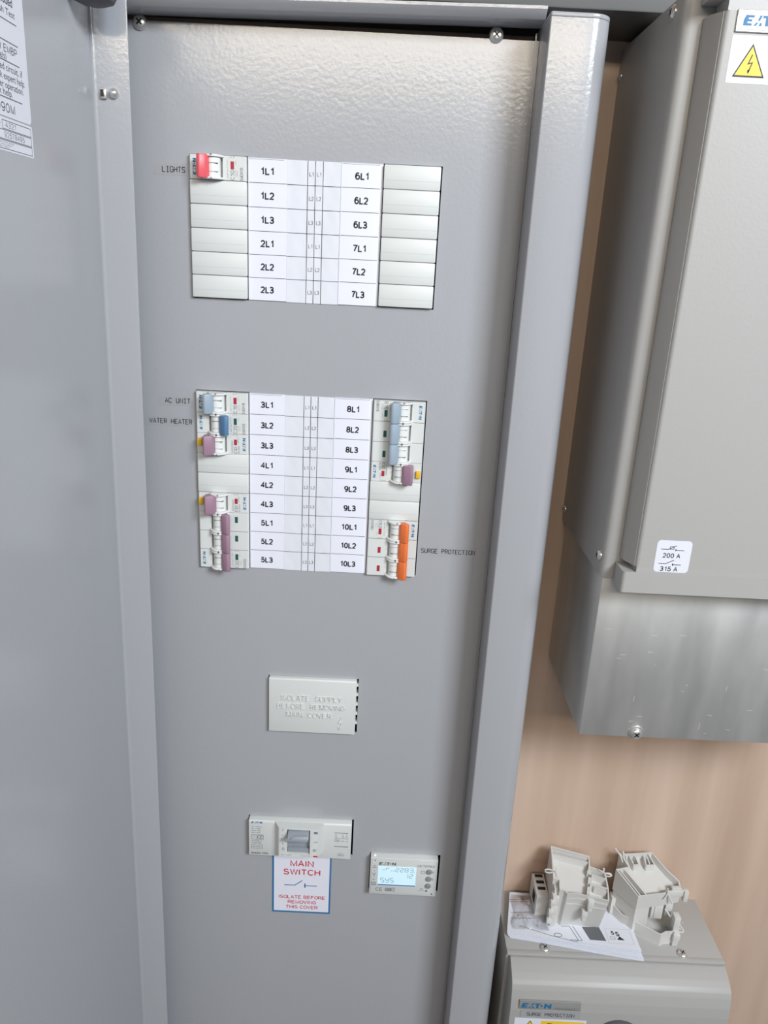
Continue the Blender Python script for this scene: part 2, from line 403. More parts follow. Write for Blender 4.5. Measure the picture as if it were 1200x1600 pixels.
# front cover panel with its cut-outs
holes = [(.4, 46.3, -108.7, .6), (153.3, 199.9, -108.7, .6), (.4, 46.3, -348.2, -185.0), (153.3, 199.9, -348.2, -185.0),
         (63.6, 151.6, -520.6, -459.9), (43.2, 152.8, -671.8, -626.0), (171.6, 246.0, -714.6, -666.2)]
PX0, PX1, PZ0, PZ1 = -66.3, 265.8, BOT, 101
xs = sorted({PX0, PX1, *[h[0] for h in holes], *[h[1] for h in holes]}); zs = sorted({PZ0, 90.2, *[h[2] for h in holes], *[h[3] for h in holes]})
mb = MB(); mi = mb.mi('paint'); grid = {}
def gv(i, j, y):
    if (i, j, y) not in grid:
        grid[(i, j, y)] = mb.v((xs[i], y, zs[j]))
    return grid[(i, j, y)]
def solid(i, j):
    if not (0 <= i < len(xs)-1 and 0 <= j < len(zs)-1): return False
    cx, cz = (xs[i]+xs[i+1])/2, (zs[j]+zs[j+1])/2
    return not any(h[0] < cx < h[1] and h[2] < cz < h[3] for h in holes)
for i in range(len(xs)-1):
    for j in range(len(zs)-1):
        if not solid(i, j): continue
        mb.face([gv(i, j, 0), gv(i+1, j, 0), gv(i+1, j+1, 0), gv(i, j+1, 0)], mi)
        mb.face([gv(i, j, 1.5), gv(i, j+1, 1.5), gv(i+1, j+1, 1.5), gv(i+1, j, 1.5)], mi)
        for di, dj, a, b in ((-1, 0, (i, j), (i, j+1)), (1, 0, (i+1, j+1), (i+1, j)), (0, -1, (i+1, j), (i, j)), (0, 1, (i, j+1), (i+1, j+1))):
            if not solid(i+di, j+dj):
                mb.face([gv(*a, 0), gv(*b, 0), gv(*b, 1.5), gv(*a, 1.5)], mi)
# folded lip down the right-hand edge
mb.box(262.6, 263.6, -.9, 0, BOT, 95, 'paint')
panel = mb.build('cover_panel', cab, CAB)
for x, z in ((-33.8, 88.6), (233.3, 92.6)):
    screw_mb((x, -.05, z), (0, -1, 0), 5.4).build('screw', panel, CAB)

# adhesive labels on the cover
def tape(text, x0, x1, tx0, tx1, zc, parent, off, label, y=-.15, h=3.9, th=8.2):
    mb = MB().box(x0, x1, y, y+.13, zc-th/2, zc+th/2, 'tape')
    mb.stroke_text(text, FRONT(y-.05), tx0, zc-h/2, tx1-tx0, h, 'ink', .62)
    return mb.build('tape_label', parent, off, label=label)
tape('LIGHTS', -27.5, -1.2, -21.4, -3.4, -11.6, panel, CAB, 'clear tape label lettered for the lights')
tape('AC UNIT', -31.5, -1.0, -26.4, -4.8, -195.6, panel, CAB, 'clear tape label lettered for the air conditioning')
tape('WATER HEATER', -44.5, -1.0, -40.6, -3.8, -213.9, panel, CAB, 'clear tape label lettered for the water heater')
tape('SURGE PROTECTION', 200.5, 259, 203.6, 252.8, -322.9, panel, CAB, 'clear tape label lettered for surge protection on the cover')

# main switch sign under the main switch
mb = MB().box(67.9, 131.0, -.25, -.02, -752.2, -676.4, 'blueink')
D = FRONT(-.3); mb.rect(69.9, 129.2, -750.0, -676.4, 'paper', D); D = FRONT(-.36)
mb.text('MAIN', D, 99.7, -685.6, 8.2, 'redink', 25.5, bold=.012)
mb.text('SWITCH', D, 99.7, -697.0, 8.0, 'redink', 40, bold=.012)
mb.ribbon([(81, -714.8), (92.2, -714.8), (100.2, -708.2)], 1.0, 'blueink', D)
mb.ribbon([(103.2, -711.8), (103.2, -717.6)], 1.4, 'blueink', D); mb.ribbon([(103.2, -714.8), (116, -714.8)], 1.0, 'blueink', D)
mb.text('ISOLATE BEFORE', D, 100.2, -730.6, 4.6, 'redink', 50.5, bold=.012)
mb.text('REMOVING', D, 100.2, -737.4, 4.6, 'redink', 31, bold=.012)
mb.text('THIS COVER', D, 100.2, -744.2, 4.6, 'redink', 35, bold=.012)
mb.build('warning_sign', panel, CAB, label='white main switch sign with red lettering and blue border')

# the door, swung fully open: inner face looks right, its return flange looks at the room
TILT = Matrix.Rotation(math.atan(.0092), 4, 'Y')
DX = Matrix.Translation((-30, -45, 0)) @ TILT @ Matrix.Translation((30, 45, 0))
mb = MB(); mb.X = DX
mb.prism([(-57.6, -480), (-57.6, -46)] + arc(-54.6, -46.4, 3.0, 180, 90, 4) + [(-31, -43.4)] + arc(-31, -44.2, .8, 90, -90, 4) + [(-53.6, -45.0)] + arc(-53.6, -47.5, 2.5, 90, 180, 4) + [(-56.1, -480)], BOT+10, 135, 'z', 'paint')
door = mb.build('door', cab, CAB, 25)
mb = MB(); mb.X = DX
mb.lathe([(15, -14), (15, 3), (13, 6.5), (8, 8.5), (0, 9.2)], 'rubber', (-40.6, -80, 86.5), (0, 0, -1), 32)
mb.build('hinge_cover', door, CAB)
mb = MB(); mb.X = DX
mb.box(-50.6, -46.4, -47.6, -45.0, 28.2, 35.2, 'steel', .8)
mb.box(-50.3, -48.2, -47.9, -47.5, 29.5, 34.0, 'dsteel')
mb.build('door_catch', door, CAB)
mb = MB(); mb.X = DX
mb.lathe([(3.5, 0), (3.5, 1.2), (3.3, 2.2), (2.4, 3.6), (1.1, 4.3), (0, 4.5)], 'steel', (-41.4, -45, 32.2), (0, -1, 0), 24)
mb.build('screw', door, CAB)
# printed stickers inside the door (they read towards the hinge: right = +y)
def DOORF(x): return ((x, 0, 0), (0, 1, 0), (0, 0, 1))
def rr(y0, y1, z0, z1, r):
    return arc(y1-r, z1-r, r, 0, 90, 4)+arc(y0+r, z1-r, r, 90, 180, 4)+arc(y0+r, z0+r, r, 180, 270, 4)+arc(y1-r, z0+r, r, 270, 360, 4)
mb = MB(); mb.X = DX
mb.prism(rr(-300, -152.6, -5.6, 110, 3), -56.08, -55.95, 'x', 'page')
D = DOORF(-55.9)
mb.text('to be excluded', D, -166, 54.0, 4.2, 'ink', align='r', bold=.012)
mb.text('prior to Flash Test', D, -164.0, 48.4, 3.4, 'ink', 46, align='r')
for z in (43.8, 33.2, 23.0, 4.2): mb.rect(-290, -162.9, z-.3, z+.3, 'greyink', D)
mb.text('MCB / RCBO / EMBP', D, -164.5, 29.4, 3.9, 'ink', 58, align='r')
mb.text('device(s)', D, -178.5, 25.4, 3.4, 'ink', 18, align='r')
mb.text('protected circuit, if', D, -160.0, 19.9, 3.6, 'ink', 44, align='r')
mb.text('seek expert help.', D, -157.6, 15.3, 3.6, 'ink', 37, align='r')
mb.text('after operation.', D, -160.2, 10.9, 3.6, 'ink', 34, align='r')
mb.text('seek help.', D, -174.5, 7.2, 3.6, 'ink', 24, align='r')
mb.text('090M', D, -173.0, -1.0, 4.8, 'ink', 22, align='r')
mb.build('door_sticker', door, CAB, label='large white instruction sticker inside the door')
mb = MB(); mb.X = DX
mb.prism(rr(-270, -152.4, -23.8, -6.4, 1.5), -56.08, -55.95, 'x', 'page')
mb.frame(-190, -154.6, -12.3, -7.9, .4, 'greyink', D); mb.text('4321', D, -180, -10.0, 3.0, 'greyink', 13)
mb.frame(-260, -154.6, -17.6, -12.9, .4, 'greyink', D); mb.text('92578495', D, -176, -15.2, 3.0, 'greyink', 25)
mb.frame(-260, -154.6, -22.6, -18.2, .4, 'greyink', D)
for k in range(3): mb.text('please quote this number when calling', D, -178-3*k, -19.2-1.15*k, .7, 'greyink', 40, align='r')
mb.text('Year', D, -192, -10.0, 2.2, 'ink', align='r')
mb.build('door_sticker', door, CAB, label='small white sticker with boxed serial numbers')

# ================================================================== breakers
# local frame of one device: x across (45 wide), z up the column, -y towards the room, origin mid-height on the panel plane
def device_body(mb, n):
    H = 9.0*n - .16
    mb.prism([(-22.4, 25), (-22.4, -3.4), (-21.5, -4.5), (-11, -4.5), (-11, 0), (4, 0), (4, -4.5), (21.5, -4.5), (22.4, -3.4), (22.4, 25)][::-1], -H, H, 'z', 'plastic')
    for k in range(n):
        zc = 9.0*(n-1) - 18*k
        for s in (-1, 1):                      # bearing cheeks at the two ends of each drum
            z1 = zc + s*8.84; z0 = zc + s*7.2
            mb.prism([(-12.2, -4.2), (-12.2, -5.4)] + arc(-3.6, -4.3, 8.1, 205, 335, 10) + [(5.2, -5.4), (5.2, -4.2), (3.5, 1), (-10.5, 1)], min(z0, z1), max(z0, z1), 'z', 'plastic2', .35, 1)
            mb.lathe([(.75, 0), (.75, .25), (0, .25)], 'groove', (-3.6, -12.3, zc + s*8.6), (0, -1, 0), 8)
    for k in range(1, n):
        z = 9.0*n - 18*k
        mb.box(-22.0, -12.4, -4.56, -4.4, z-.22, z+.22, 'groove'); mb.box(5.4, 22.0, -4.56, -4.4, z-.22, z+.22, 'groove')
def drum_mb(zc):
    mb = MB()
    mb.lathe([(0, -7.0), (5.9, -7.0), (5.9, 7.0), (0, 7.0)], 'plastic2', (-3.5, -4.4, zc), (0, 0, 1), 28)
    mb.box(-7.4, 1.2, -10.55, -8, zc+2.6, zc+3.0, 'groove')
    mb.box(-7.4, 1.2, -10.55, -8, zc-3.5, zc-3.2, 'paleink')
    return mb
def toggle_mb(zc, m, side, block=False, tie=False):
    p = [(-1.2, -4.8), (-3.6, -9.8), (-8.3, -12.6), (-10.6, -11.6), (-11.0, -9.3), (-7.0, -2.5)]
    if block: p = [(-1.0, -4.8), (-3.0, -10.6), (-9.4, -13.6), (-10.9, -13.0), (-11.6, -5.2), (-7.0, -2.2)]
    q = [((x if side < 0 else -x) - 3.5, y - 3.6) for x, y in p]
    if side > 0: q = q[::-1]
    mb = MB(); h = 8.5 if not tie else 8.86
    mb.prism(q, zc-h, zc+h, 'z', m, .8, 2)
    return mb
def VERT(y, up=True):   # print that reads bottom to top (right = +z)
    return ((0, y, 0), (0, 0, 1), (-1, 0, 0))
def breaker(row_z, col, n, rating, code, side, colour, label, group, logo_pole=0, flag='wred', rcbo=False, pale=False):
    left = col == 'left'
    xc = 23.4 if left else 176.3
    t = thing('circuit_breaker', label, 'circuit breaker', (xc, 0, row_z - 9.0*n), group, flip=not left)
    mb = MB(); device_body(mb, n)
    D = VERT(-4.62)
    zt = 9.0*(n-1)                                         # centre of the topmost pole in the local frame
    pole = lambda k: zt - 18*k
    lz = pole(logo_pole)
    if rcbo:
        mb.logo(D, lz-5.8, -20.2, 11.6)
        mb.text('EMCR32R30C', D, lz-2, -8.6, 1.4, 'greyink', 11)
        mb.text(rating, D, lz-5.2, -11.4, 2.6, 'ink', 6.0)
        mb.text('I\u0394n 30mA', D, lz-4.6, -14.2, 1.5, 'greyink', 7); mb.text('T 1', D, lz+6.2, -13.6, 1.2, 'greyink')
        mb.ribbon([(lz+1.0, -14.6), (lz+3, -13.2), (lz+5, -14.4)], .3, 'greyink', D)
    else:
        mb.logo(D, pole(logo_pole)-6.0, 17.0, 12.0)
        mb.text(rating, D, lz-4.9, -11.5, 3.1, 'greyink', 7.2)
        mb.text(code, D, lz-3.9, -18.7, 2.5, 'greyink', 9.4)
        for x, w in ((-14.0, 6), (-15.4, 5)): mb.text('230/400V~', D, lz-3.4, x, .8, 'paleink', w)
        mb.text('10000', D, lz+4, -14.2, .9, 'paleink', 3.2)
        mb.text('IEC 60898', D, lz+3, -7.6, .8, 'paleink', 6)
        mb.ribbon([(lz-7.2, -7.9), (lz-4.8, -7.9), (lz-3.4, -7.2)], .25, 'greyink', D); mb.ribbon([(lz-2.8, -7.9), (lz-.8, -7.9)], .25, 'greyink', D)
    mb.ribbon([(lz+8.0, -9.4), (lz+8.0, -11.2)], .3, 'greyink', D)
    mb.ink([[(lz+7.6, -12.4), (lz+8.6, -12.4), (lz+8.1, -13.4)]], 'redink' if flag == 'wred' else 'greyink', D)
    mb.build('body', t)
    for k in range(n):
        drum_mb(pole(k)).build('drum', t)
        tg = toggle_mb(pole(k), colour, side, rcbo, n > 1).build('toggle', t)
        MB().box(10.1, 12.8, -4.75, -4.3, pole(k)-.8, pole(k)+4.9 if not rcbo else pole(k)+4.2, flag, .15, 1).build('indicator_window', t)
    if rcbo:
        MB().box(-21.6, -17.6, -7.2, -4.3, lz-2.2, lz+4.2, 'yellow', .5).build('test_button', t)
    return t
def blank(row_z, col, label, group):
    xc = 23.4 if col == 'left' else 176.3
    mb = MB().box(-22.4, 22.4, -4.4, 25, -8.85, 8.85, 'plastic', .9, 2)
    mb.box(-21.4, 21.4, -4.44, -4.2, -2.6, -2.45, 'paleink')
    o = mb.build('blanking_plate'); o.location = (xc*.001, 0, (row_z-9+Z0)*.001)
    return tag(o, label, 'blanking plate', group)
B0 = -185.7
GB = 'circuit breakers in the board'
breaker(0, 'left', 1, 'C10', 'EMCH110', -1, 'red', 'single white breaker with red toggle beside the LIGHTS tape', GB)
breaker(B0, 'left', 1, 'C16', 'EMCH116', -1, 'paleblue', 'single white breaker with pale grey-blue toggle beside the AC UNIT tape', GB)
breaker(B0-18, 'left', 1, 'C20', 'EMCH120', 1, 'blue', 'single white breaker with strong blue toggle beside the WATER HEATER tape', GB, flag='wgreen')
breaker(B0-36, 'left', 1, 'C32', '', -1, 'pink', 'white breaker with pink toggle and yellow test button beside the 3L3 label', GB, rcbo=True)
breaker(B0-90, 'left', 1, 'C32', '', -1, 'pink', 'white breaker with pink toggle and yellow test button beside the 4L3 label', GB, rcbo=True)
breaker(B0-108, 'left', 3, 'C32', 'EMCH332', 1, 'pink', 'three-pole white breaker with pink toggles beside the 5L1 to 5L3 labels', GB, logo_pole=2, flag='wgreen')
breaker(B0, 'right', 3, 'B16', 'EMBH316', 1, 'paleblue', 'three-pole white breaker with pale blue toggles beside the 8L1 to 8L3 labels', GB, logo_pole=2, flag='wgreen')
breaker(B0-54, 'right', 1, 'C32', '', -1, 'pink', 'white breaker with pink toggle and yellow test button beside the 9L1 label', GB, rcbo=True)
breaker(B0-108, 'right', 3, 'C63', 'EMCH363', -1, 'orange', 'three-pole white breaker with orange toggles left of the SURGE PROTECTION tape', GB, logo_pole=2)
for k in range(1, 6): blank(-18*k, 'left', 'plain pale grey blanking plate left of the %s circuit label' % ['1L2', '1L3', '2L1', '2L2', '2L3'][k-1], 'blanking plates')
for k in range(6): blank(-18*k, 'right', 'plain pale grey blanking plate right of the %s circuit label' % ['6L1', '6L2', '6L3', '7L1', '7L2', '7L3'][k], 'blanking plates')
for k in (3, 4): blank(B0-18*k, 'left', 'plain pale grey blanking plate left of the %s circuit label' % {3: '4L1', 4: '4L2'}[k], 'blanking plates')
for k in (4, 5): blank(B0-18*k, 'right', 'plain pale grey blanking plate right of the %s circuit label' % {4: '9L2', 5: '9L3'}[k], 'blanking plates')

# ================================================================== paper circuit labels between the columns
def strip(x0, x1, ztop, names, cx, label, bevel_right=False):
    n = len(names); zb = ztop - 18*n
    mb = MB()
    if bevel_right: mb.prism([(x0, -1.3), (x1-3.2, -1.3), (x1-1.2, -.9), (x1, -.02), (x0, -.02)], zb, ztop, 'z', 'paper')
    else: mb.box(x0, x1, -1.3, -.02, zb, ztop, 'paper', .25, 1)
    D = FRONT(-1.36)
    for k, s in enumerate(names):
        if k: mb.rect(x0+.6, x1-(2.0 if bevel_right else .2), ztop-18*k-.2, ztop-18*k+.2, 'ink', D)
        mb.text(s, D, cx, ztop-18*k-9.4, 5.6, 'ink', 11.4 if len(s) == 3 else 14.6, bold=.022)
    mb.rect(x0+.8, x1-2.6, ztop-.95, ztop-.7, 'greyink', D)
    return tag(mb.build('circuit_label_strip', None, ((x0+x1)/2, 0, zb)), label, 'label', 'printed circuit label strips')
def phase(ztop, n, label):
    zb = ztop-18*n-.3; x0, x1 = 77.6, 120.4
    mb = MB(); mi = mb.mi('paper2')
    nx, nz = 16, 6*n
    g = [[mb.v((x0+(x1-x0)*i/nx, -.75-.22*math.sin(i*1.3+j*.35)*math.sin(j*.5+i*.2), zb+(ztop-zb)*j/nz)) for j in range(nz+1)] for i in range(nx+1)]
    for i in range(nx):
        for j in range(nz): mb.face([g[i][j], g[i+1][j], g[i+1][j+1], g[i][j+1]], mi)
    mb.box(x0, x1, -.45, -.02, zb, ztop, 'paper2')
    D = FRONT(-1.05)
    for k in range(1, n): mb.rect(x0, x1, ztop-18*k-.17, ztop-18*k+.17, 'ink', D)
    for x in (93.8, 99.8, 106.0): mb.rect(x-.2, x+.2, zb, ztop, 'ink', D)
    for k in range(n):
        s = 'L%d' % (k % 3+1)
        mb.text(s, D, 96.9, ztop-18*k-9.6, 3.0, 'greyink', 3.7); mb.text(s, D, 102.9, ztop-18*k-9.6, 3.0, 'greyink', 3.7)
    return tag(mb.build('phase_label_sheet', None, (99, 0, zb)), label, 'label', 'thin phase label sheets')
strip(46.6, 77.5, -.2, ['1L1', '1L2', '1L3', '2L1', '2L2', '2L3'], 62.0, 'white card strip of circuit labels reading 1L1 to 2L3')
phase(-.3, 6, 'upper thin paper sheet with narrow L1 L2 L3 columns')
strip(120.4, 153.2, -.2, ['6L1', '6L2', '6L3', '7L1', '7L2', '7L3'], 136.8, 'white card strip of circuit labels reading 6L1 to 7L3', True)
strip(46.6, 77.5, B0-.1, ['3L1', '3L2', '3L3', '4L1', '4L2', '4L3', '5L1', '5L2', '5L3'], 62.0, 'white card strip of circuit labels reading 3L1 to 5L3')
phase(B0-.4, 9, 'lower thin paper sheet with narrow L1 L2 L3 columns')
strip(120.4, 153.2, B0-.1, ['8L1', '8L2', '8L3', '9L1', '9L2', '9L3', '10L1', '10L2', '10L3'], 136.6, 'white card strip of circuit labels reading 8L1 to 10L3', True)

# ================================================================== blank main cover with raised lettering
A = (106.7, 0, -523)
mb = MB()
mb.prism([(-5.0, -519.8), (-5.0, -461.4), (-4.0, -460.3), (30, -460.3), (30, -519.8)], 64.6, 149.7, 'x', 'plastic', .5, 2)
for k in range(5): mb.box(149.5, 151.4, .2, 8, -468.5-10.6*k, -465.5-10.6*k, 'plastic')
D = FRONT(-5.35)
def emboss(t, x, z, h, w):
    paths, L = sans(t, .8); k = w/L
    for p in paths: strokes3([(x-w/2+a*k, z-h/2+b*h/6) for a, b in p], .8)
def strokes3(path, w):
    for (a, b), (c, d) in zip(path, path[1:]):
        L = math.hypot(c-a, d-b)
        if L < 1e-6: continue
        nx, nz = -(d-b)/L*w/2, (c-a)/L*w/2
        mb.prism([(a-nx, b-nz), (c-nx, d-nz), (c+nx, d+nz), (a+nx, b+nz)], -5.9, -4.9, 'y', 'plastic')
emboss('ISOLATE  SUPPLY', 106.5, -481.0, 4.8, 59); emboss('BEFORE  REMOVING', 106.0, -490.3, 4.8, 66); emboss('MAIN  COVER', 104.2, -499.6, 4.8, 44)
strokes3([(136.4, -500), (133.2, -507.5), (136.6, -506.6), (134.2, -514)], .7); strokes3([(132.9, -511.2), (134.2, -514.2), (136.4, -512)], .6)
tag(mb.build('terminal_cover', None, A), 'plain white plastic cover plate with raised isolate supply lettering', 'cover plate')

# ================================================================== main switch
A = (97, 0, -677)
ms = thing('main_switch', 'wide white main switch with a grey lever above the red lettered sign', 'main switch', A)
mb = MB()
mb.prism([(-7.0, -670.9), (-7.0, -628.6), (-6.0, -627.0), (25, -626.6), (25, -670.9)], 44.4, 150.9, 'x', 'plastic', .5, 2)
D = ((1.0, -7.15, 6.2), (1, 0, 0), (0, 0, 1))
mb.logo(D, 46.2, -636.6, 11.2)
for k, s in enumerate(('Ue  = 415V a.c.', 'Ui  = 690V', 'Uimp = 8kV', 'Icw = 2kA')): mb.text(s, D, 46.4, -640.6-2.5*k, 1.35, 'greyink', (11.5, 9.5, 10, 9)[k], 'l')
mb.frame(46.4, 58.4, -656.6, -650.6, .35, 'greyink', D); mb.rect(51.6, 51.9, -656.6, -650.6, 'greyink', D)
mb.text('CE', D, 55.2, -653.6, 4.2, 'ink', 5.8); mb.ribbon([(48, -652), (49.2, -654), (50.4, -651.6)], .3, 'greyink', D)
mb.text('IEC/EN 60947-3', D, 46.4, -658.7, 1.3, 'greyink', 10.5, 'l'); mb.text('AC-22A 125A', D, 46.4, -661.2, 1.4, 'ink', 10, 'l')
mb.frame(46.4, 57.4, -668.2, -663.6, .3, 'greyink', D); mb.text('GB 14048.3', D, 52, -665.9, 1.4, 'greyink', 9)
mb.text('EMMS4-125A', D, 46.2, -674.2, 2.2, 'ink', 17.5, 'l', bold=.01)
mb.rect(132.2, 146.6, -644.2, -643.6, 'ink', D)
for x in (134, 141, 145): mb.text('2', D, x, -646.8, 2.6, 'greyink'); mb.text('2.5', D, x+.4, -649.6, 1.6, 'greyink', 2.4)
mb.rect(132.2, 147, -651.2, -650.9, 'greyink', D)
mb.text('TORQUE', D, 135.2, -652.6, 1.1, 'greyink', 6); mb.text('Nm', D, 141.2, -654, 1.3, 'greyink'); mb.text('mm', D, 145.6, -654, 1.3, 'greyink'); mb.text('SCREW', D, 135.2, -654.4, 1.3, 'ink', 6)
mb.rect(132.2, 147, -661.5, -660.9, 'ink', D)
mb.text('MADE IN', D, 139.6, -670.6, 1.3, 'greyink', 6.5); mb.text('GERMANY', D, 139.8, -672.6, 1.3, 'greyink', 7)
mb.build('body', ms, A)
mb = MB()   # raised centre housing around the lever opening
def hump(x0, x1, z0, z1): mb.box(x0, x1, -16, -6.4, z0, z1, 'plastic2')
HZ = 14.2
mb.prism([(71.6, -6.8), (76.6, -15.4), (78.4, -16), (85.4, -16), (85.4, -6.8)], -663.0, -626.8, 'z', 'plastic')
mb.prism([(108.8, -6.8), (108.8, -16), (114.6, -16), (116.2, -15.4), (122, -6.8)], -663.0, -626.8, 'z', 'plastic')
mb.box(85.4, 108.8, -16, -6.8, -663.0, -659.2, 'plastic')
mb.box(85.4, 108.8, -16, -6.8, -628.6, -626.8, 'plastic')
D = ((1.9, -16.12, HZ), (1, 0, 0), (0, 0, 1))
mb.text('I', D, 79.0, -643.2, 3.4, 'ink'); mb.text('+', D, 79.0, -650.2, 2.2, 'ink'); mb.text('I', D, 79.2, -660.4, 3.4, 'ink'); mb.text('O', D, 79.4, -667.2, 3.4, 'ink')
mb.text('ON', D, 112.8, -645.6, 3.0, 'ink', 4.0, bold=.02); mb.text('TRIP', D, 112.6, -657.4, 1.4, 'greyink', 4.2); mb.text('OFF', D, 112.2, -667.8, 3.2, 'greyink', 4.2)
mb.rect(110.6, 115.2, -676.2, -674.4, 'redink', D)
mb.text('In = 125A', D, 83, -674.8, 1.3, 'greyink', 10.5); mb.text('made in EU', D, 103, -675.0, 1.1, 'greyink', 10)
mb.build('centre_housing', ms, A, 28)
mb = MB()
mb.box(85.5, 108.7, -10, -6.9, -659.1, -628.7, 'pgrey')
mb.box(85.7, 108.5, -13.6, -9.3, -658.9, -654.0, 'pgrey', .4)
mb.build('switch_well', ms, A)
mb = MB()
mb.prism([(-9.8, -628.8), (-18.5, -629.4), (-22.5, -631.5), (-24.4, -634.2), (-23.2, -636.8), (-18, -638.6), (-9.8, -638.6)], 86.4, 107.8, 'x', 'pgrey', .8, 2)
mb.box(83.6, 107.2, -25.0, -21.8, -636.6, -633.6, 'pgrey', .9)
mb.tube([(89.5, -24.3, -633.6), (90.5, -23.6, -632.0), (93.5, -22.7, -630.9), (98, -22.2, -630.6), (106, -22, -630.4)], .55, 'pgrey')
mb.build('switch_lever', ms, A)

# ================================================================== energy meter
A = (208, 0, -721)
mt = thing('energy_meter', 'small white digital energy meter with a glowing pale blue screen', 'meter', A)
mb = MB()
mb.prism([(-8, -713.8), (-8, -667.4), (-7.2, -666.8), (25, -666.8), (25, -713.8)], 172.4, 243.2, 'x', 'plastic', .6, 2)
MO = (-.5, 7.5)
D = ((MO[0], -8.2, MO[1]), (1, 0, 0), (0, 0, 1))
mb.frame(174.4, 242.4, -719.6, -674.6, .25, 'paleink', D)
mb.logo(D, 181.8, -682.6, 18.0, 'greyink'); mb.text('METER63', D, 231.5, -681.8, 2.7, 'greyink', 18)
mb.ribbon([(175.6, -686.4), (177.5, -683), (179.4, -686.4), (175.6, -686.4)], .35, 'greyink', D)
mb.text('I', D, 177.4, -690.4, 2.6, 'greyink'); mb.ribbon([(175.4, -693.4), (177.2, -695.6), (179, -693.4)], .4, 'greyink', D); mb.ribbon([(177.2, -695.6), (177.2, -698)], .4, 'greyink', D)
mb.text('K', D, 177.0, -702.0, 2.2, 'greyink'); mb.frame(174.9, 179.2, -709.2, -705.4, .4, 'greyink', D); mb.frame(176, 178.1, -708.4, -706.2, .3, 'greyink', D)
mb.text('CE', D, 183.4, -714.6, 4.6, 'greyink', 7.6); mb.rect(189.4, 197.6, -717.0, -712.0, 'paleink', D); D2 = ((MO[0], -8.28, MO[1]), (1, 0, 0), (0, 0, 1)); mb.text('M23', D2, 193.4, -714.5, 3.2, 'ink', 6.6); mb.frame(198.4, 199.8, -717, -712, .3, 'greyink', D)
mb.frame(226.8, 230.2, -691.4, -688.2, .35, 'greyink', D); mb.text('O', D, 239.2, -689.2, 2.6, 'ink'); mb.text('O', D, 239.2, -698.6, 2.6, 'ink')
mb.text('- - - - - -', D, 229, -709.2, .6, 'greyink', 10); mb.text('+', D, 239.6, -708.8, 1.6, 'ink')
mb.ribbon([(225.2, -713.8), (227.2, -713.8), (227.2, -711.4), (229.4, -711.4), (229.4, -713.8), (230.8, -713.8)], .35, 'greyink', D)
mb.lathe([(1.15, 0), (1.15, .3), (0, .3)], 'lcdedge', (233.1, -8.0, -706.7), (0, -1, 0), 14)
mb.lathe([(.9, 0), (.9, .2), (0, .2)], 'greyink', (238.9, -8.0, -710.7), (0, -1, 0), 12); mb.lathe([(.7, 0), (.7, .2), (0, .2)], 'greyink', (177.1, -8.0, -669.5), (0, -1, 0), 12)
mb.lathe([(1.6, 0), (1.5, .8), (0, 1.1)], 'plastic2', (176.6, -4.0, -666.6), (0, -.7, .7), 14)
mb.build('body', mt, A)
mb = MB().box(180.5, 220.9, -8.45, -7.9, -701.9, -676.7, 'lcd', .2, 1)
D = ((MO[0], -8.55, MO[1]), (1, 0, 0), (0, 0, 1))
mb.rect(181.3, 221.2, -708.9, -707.5, 'lcdedge', D)
mb.rect(185.6, 188.6, -688.6, -688.2, 'lcdseg', D); mb.ribbon([(189.6, -688.4), (189.6, -686.2), (193, -686.2)], .4, 'lcdseg', D)
for x in (195.0, 197.6): mb.rect(x, x+1.2, -689.8, -689.2, 'lcdseg', D)
mb.seg_text('2283', D, 199.6, -690.2, 3.3, 5.0, 1.7, 'lcdseg', .5)
mb.rect(219.0, 219.6, -690.2, -689.5, 'lcdseg', D)
mb.seg_text('12', D, 209.6, -698.0, 3.4, 5.4, 1.6, 'lcdseg', .5)
mb.seg_text('SYS', D, 184.4, -704.8, 3.5, 5.6, 1.5, 'lcdseg', .55)
mb.build('screen', mt, A)
for z in (-681.1, -690.3, -699.5):
    MB().lathe([(3.0, 0), (3.0, 1.0), (2.6, 1.8), (1.4, 2.1), (0, 2.1)], 'button', (234.5, -8.0, z), (0, -1, 0), 20).build('push_button', mt, A)

# ================================================================== switch-fuse enclosure on the right
A = (480, 60, -305)
sf = thing('switch_fuse_enclosure', 'large grey steel wall enclosure with warning triangle, sitting on bare metal box', 'enclosure', A)
BT = 101.5
mb = MB()
mb.prism([(343.5, 59.9), (343.5, -80)] + arc(349.5, -82, 6, 180, 270, 5)[1:] + [(620, -88), (620, 59.9)], -305, BT, 'z', 'paint_matt')
mb.build('base', sf, A, 25)
mb = MB()
def lid(x0, x1, y0, y1, z0, z1, r, bev=0):
    mb.prism([(x0, y1)] + arc(x0+r, y0+r, r, 180, 270, 5) + [(x1, y0), (x1, y1)], z0, z1, 'z', 'paint_matt', bev, 2)
lid(353.5, 618, -109, -89.0, -307.8, -290.5, 3.0)
mb.prism([(356.0, -89.0), (357.5, -98), (362.0, -106.5)] + arc(365.5, -105.8, 3.2, 195, 270, 4) + [(618, -109), (618, -89.0)], -286.0, 86, 'z', 'paint_matt')
mb.box(363.5, 618, -108.99, -89.0, -290.6, -285.9, 'paint_matt')
lid(353.5, 618, -109, -89.0, 93, 103, 3.0)
mb.box(363.5, 618, -108.99, -89.0, 85.9, 93.1, 'paint_matt')
mb.build('front_cover', sf, A, 28)
for y, z in ((-67.0, 95.0), (-78.5, -289.0), (52, 81), (52, -292)):
    screw_mb((343.55, y, z), (-1, 0, 0), 4.6 if y < 0 else 3.2).build('screw', sf, A)
mb = MB().box(369.6, 440, -110.2, -109.0, 74.2, 86.6, 'badge', .5)
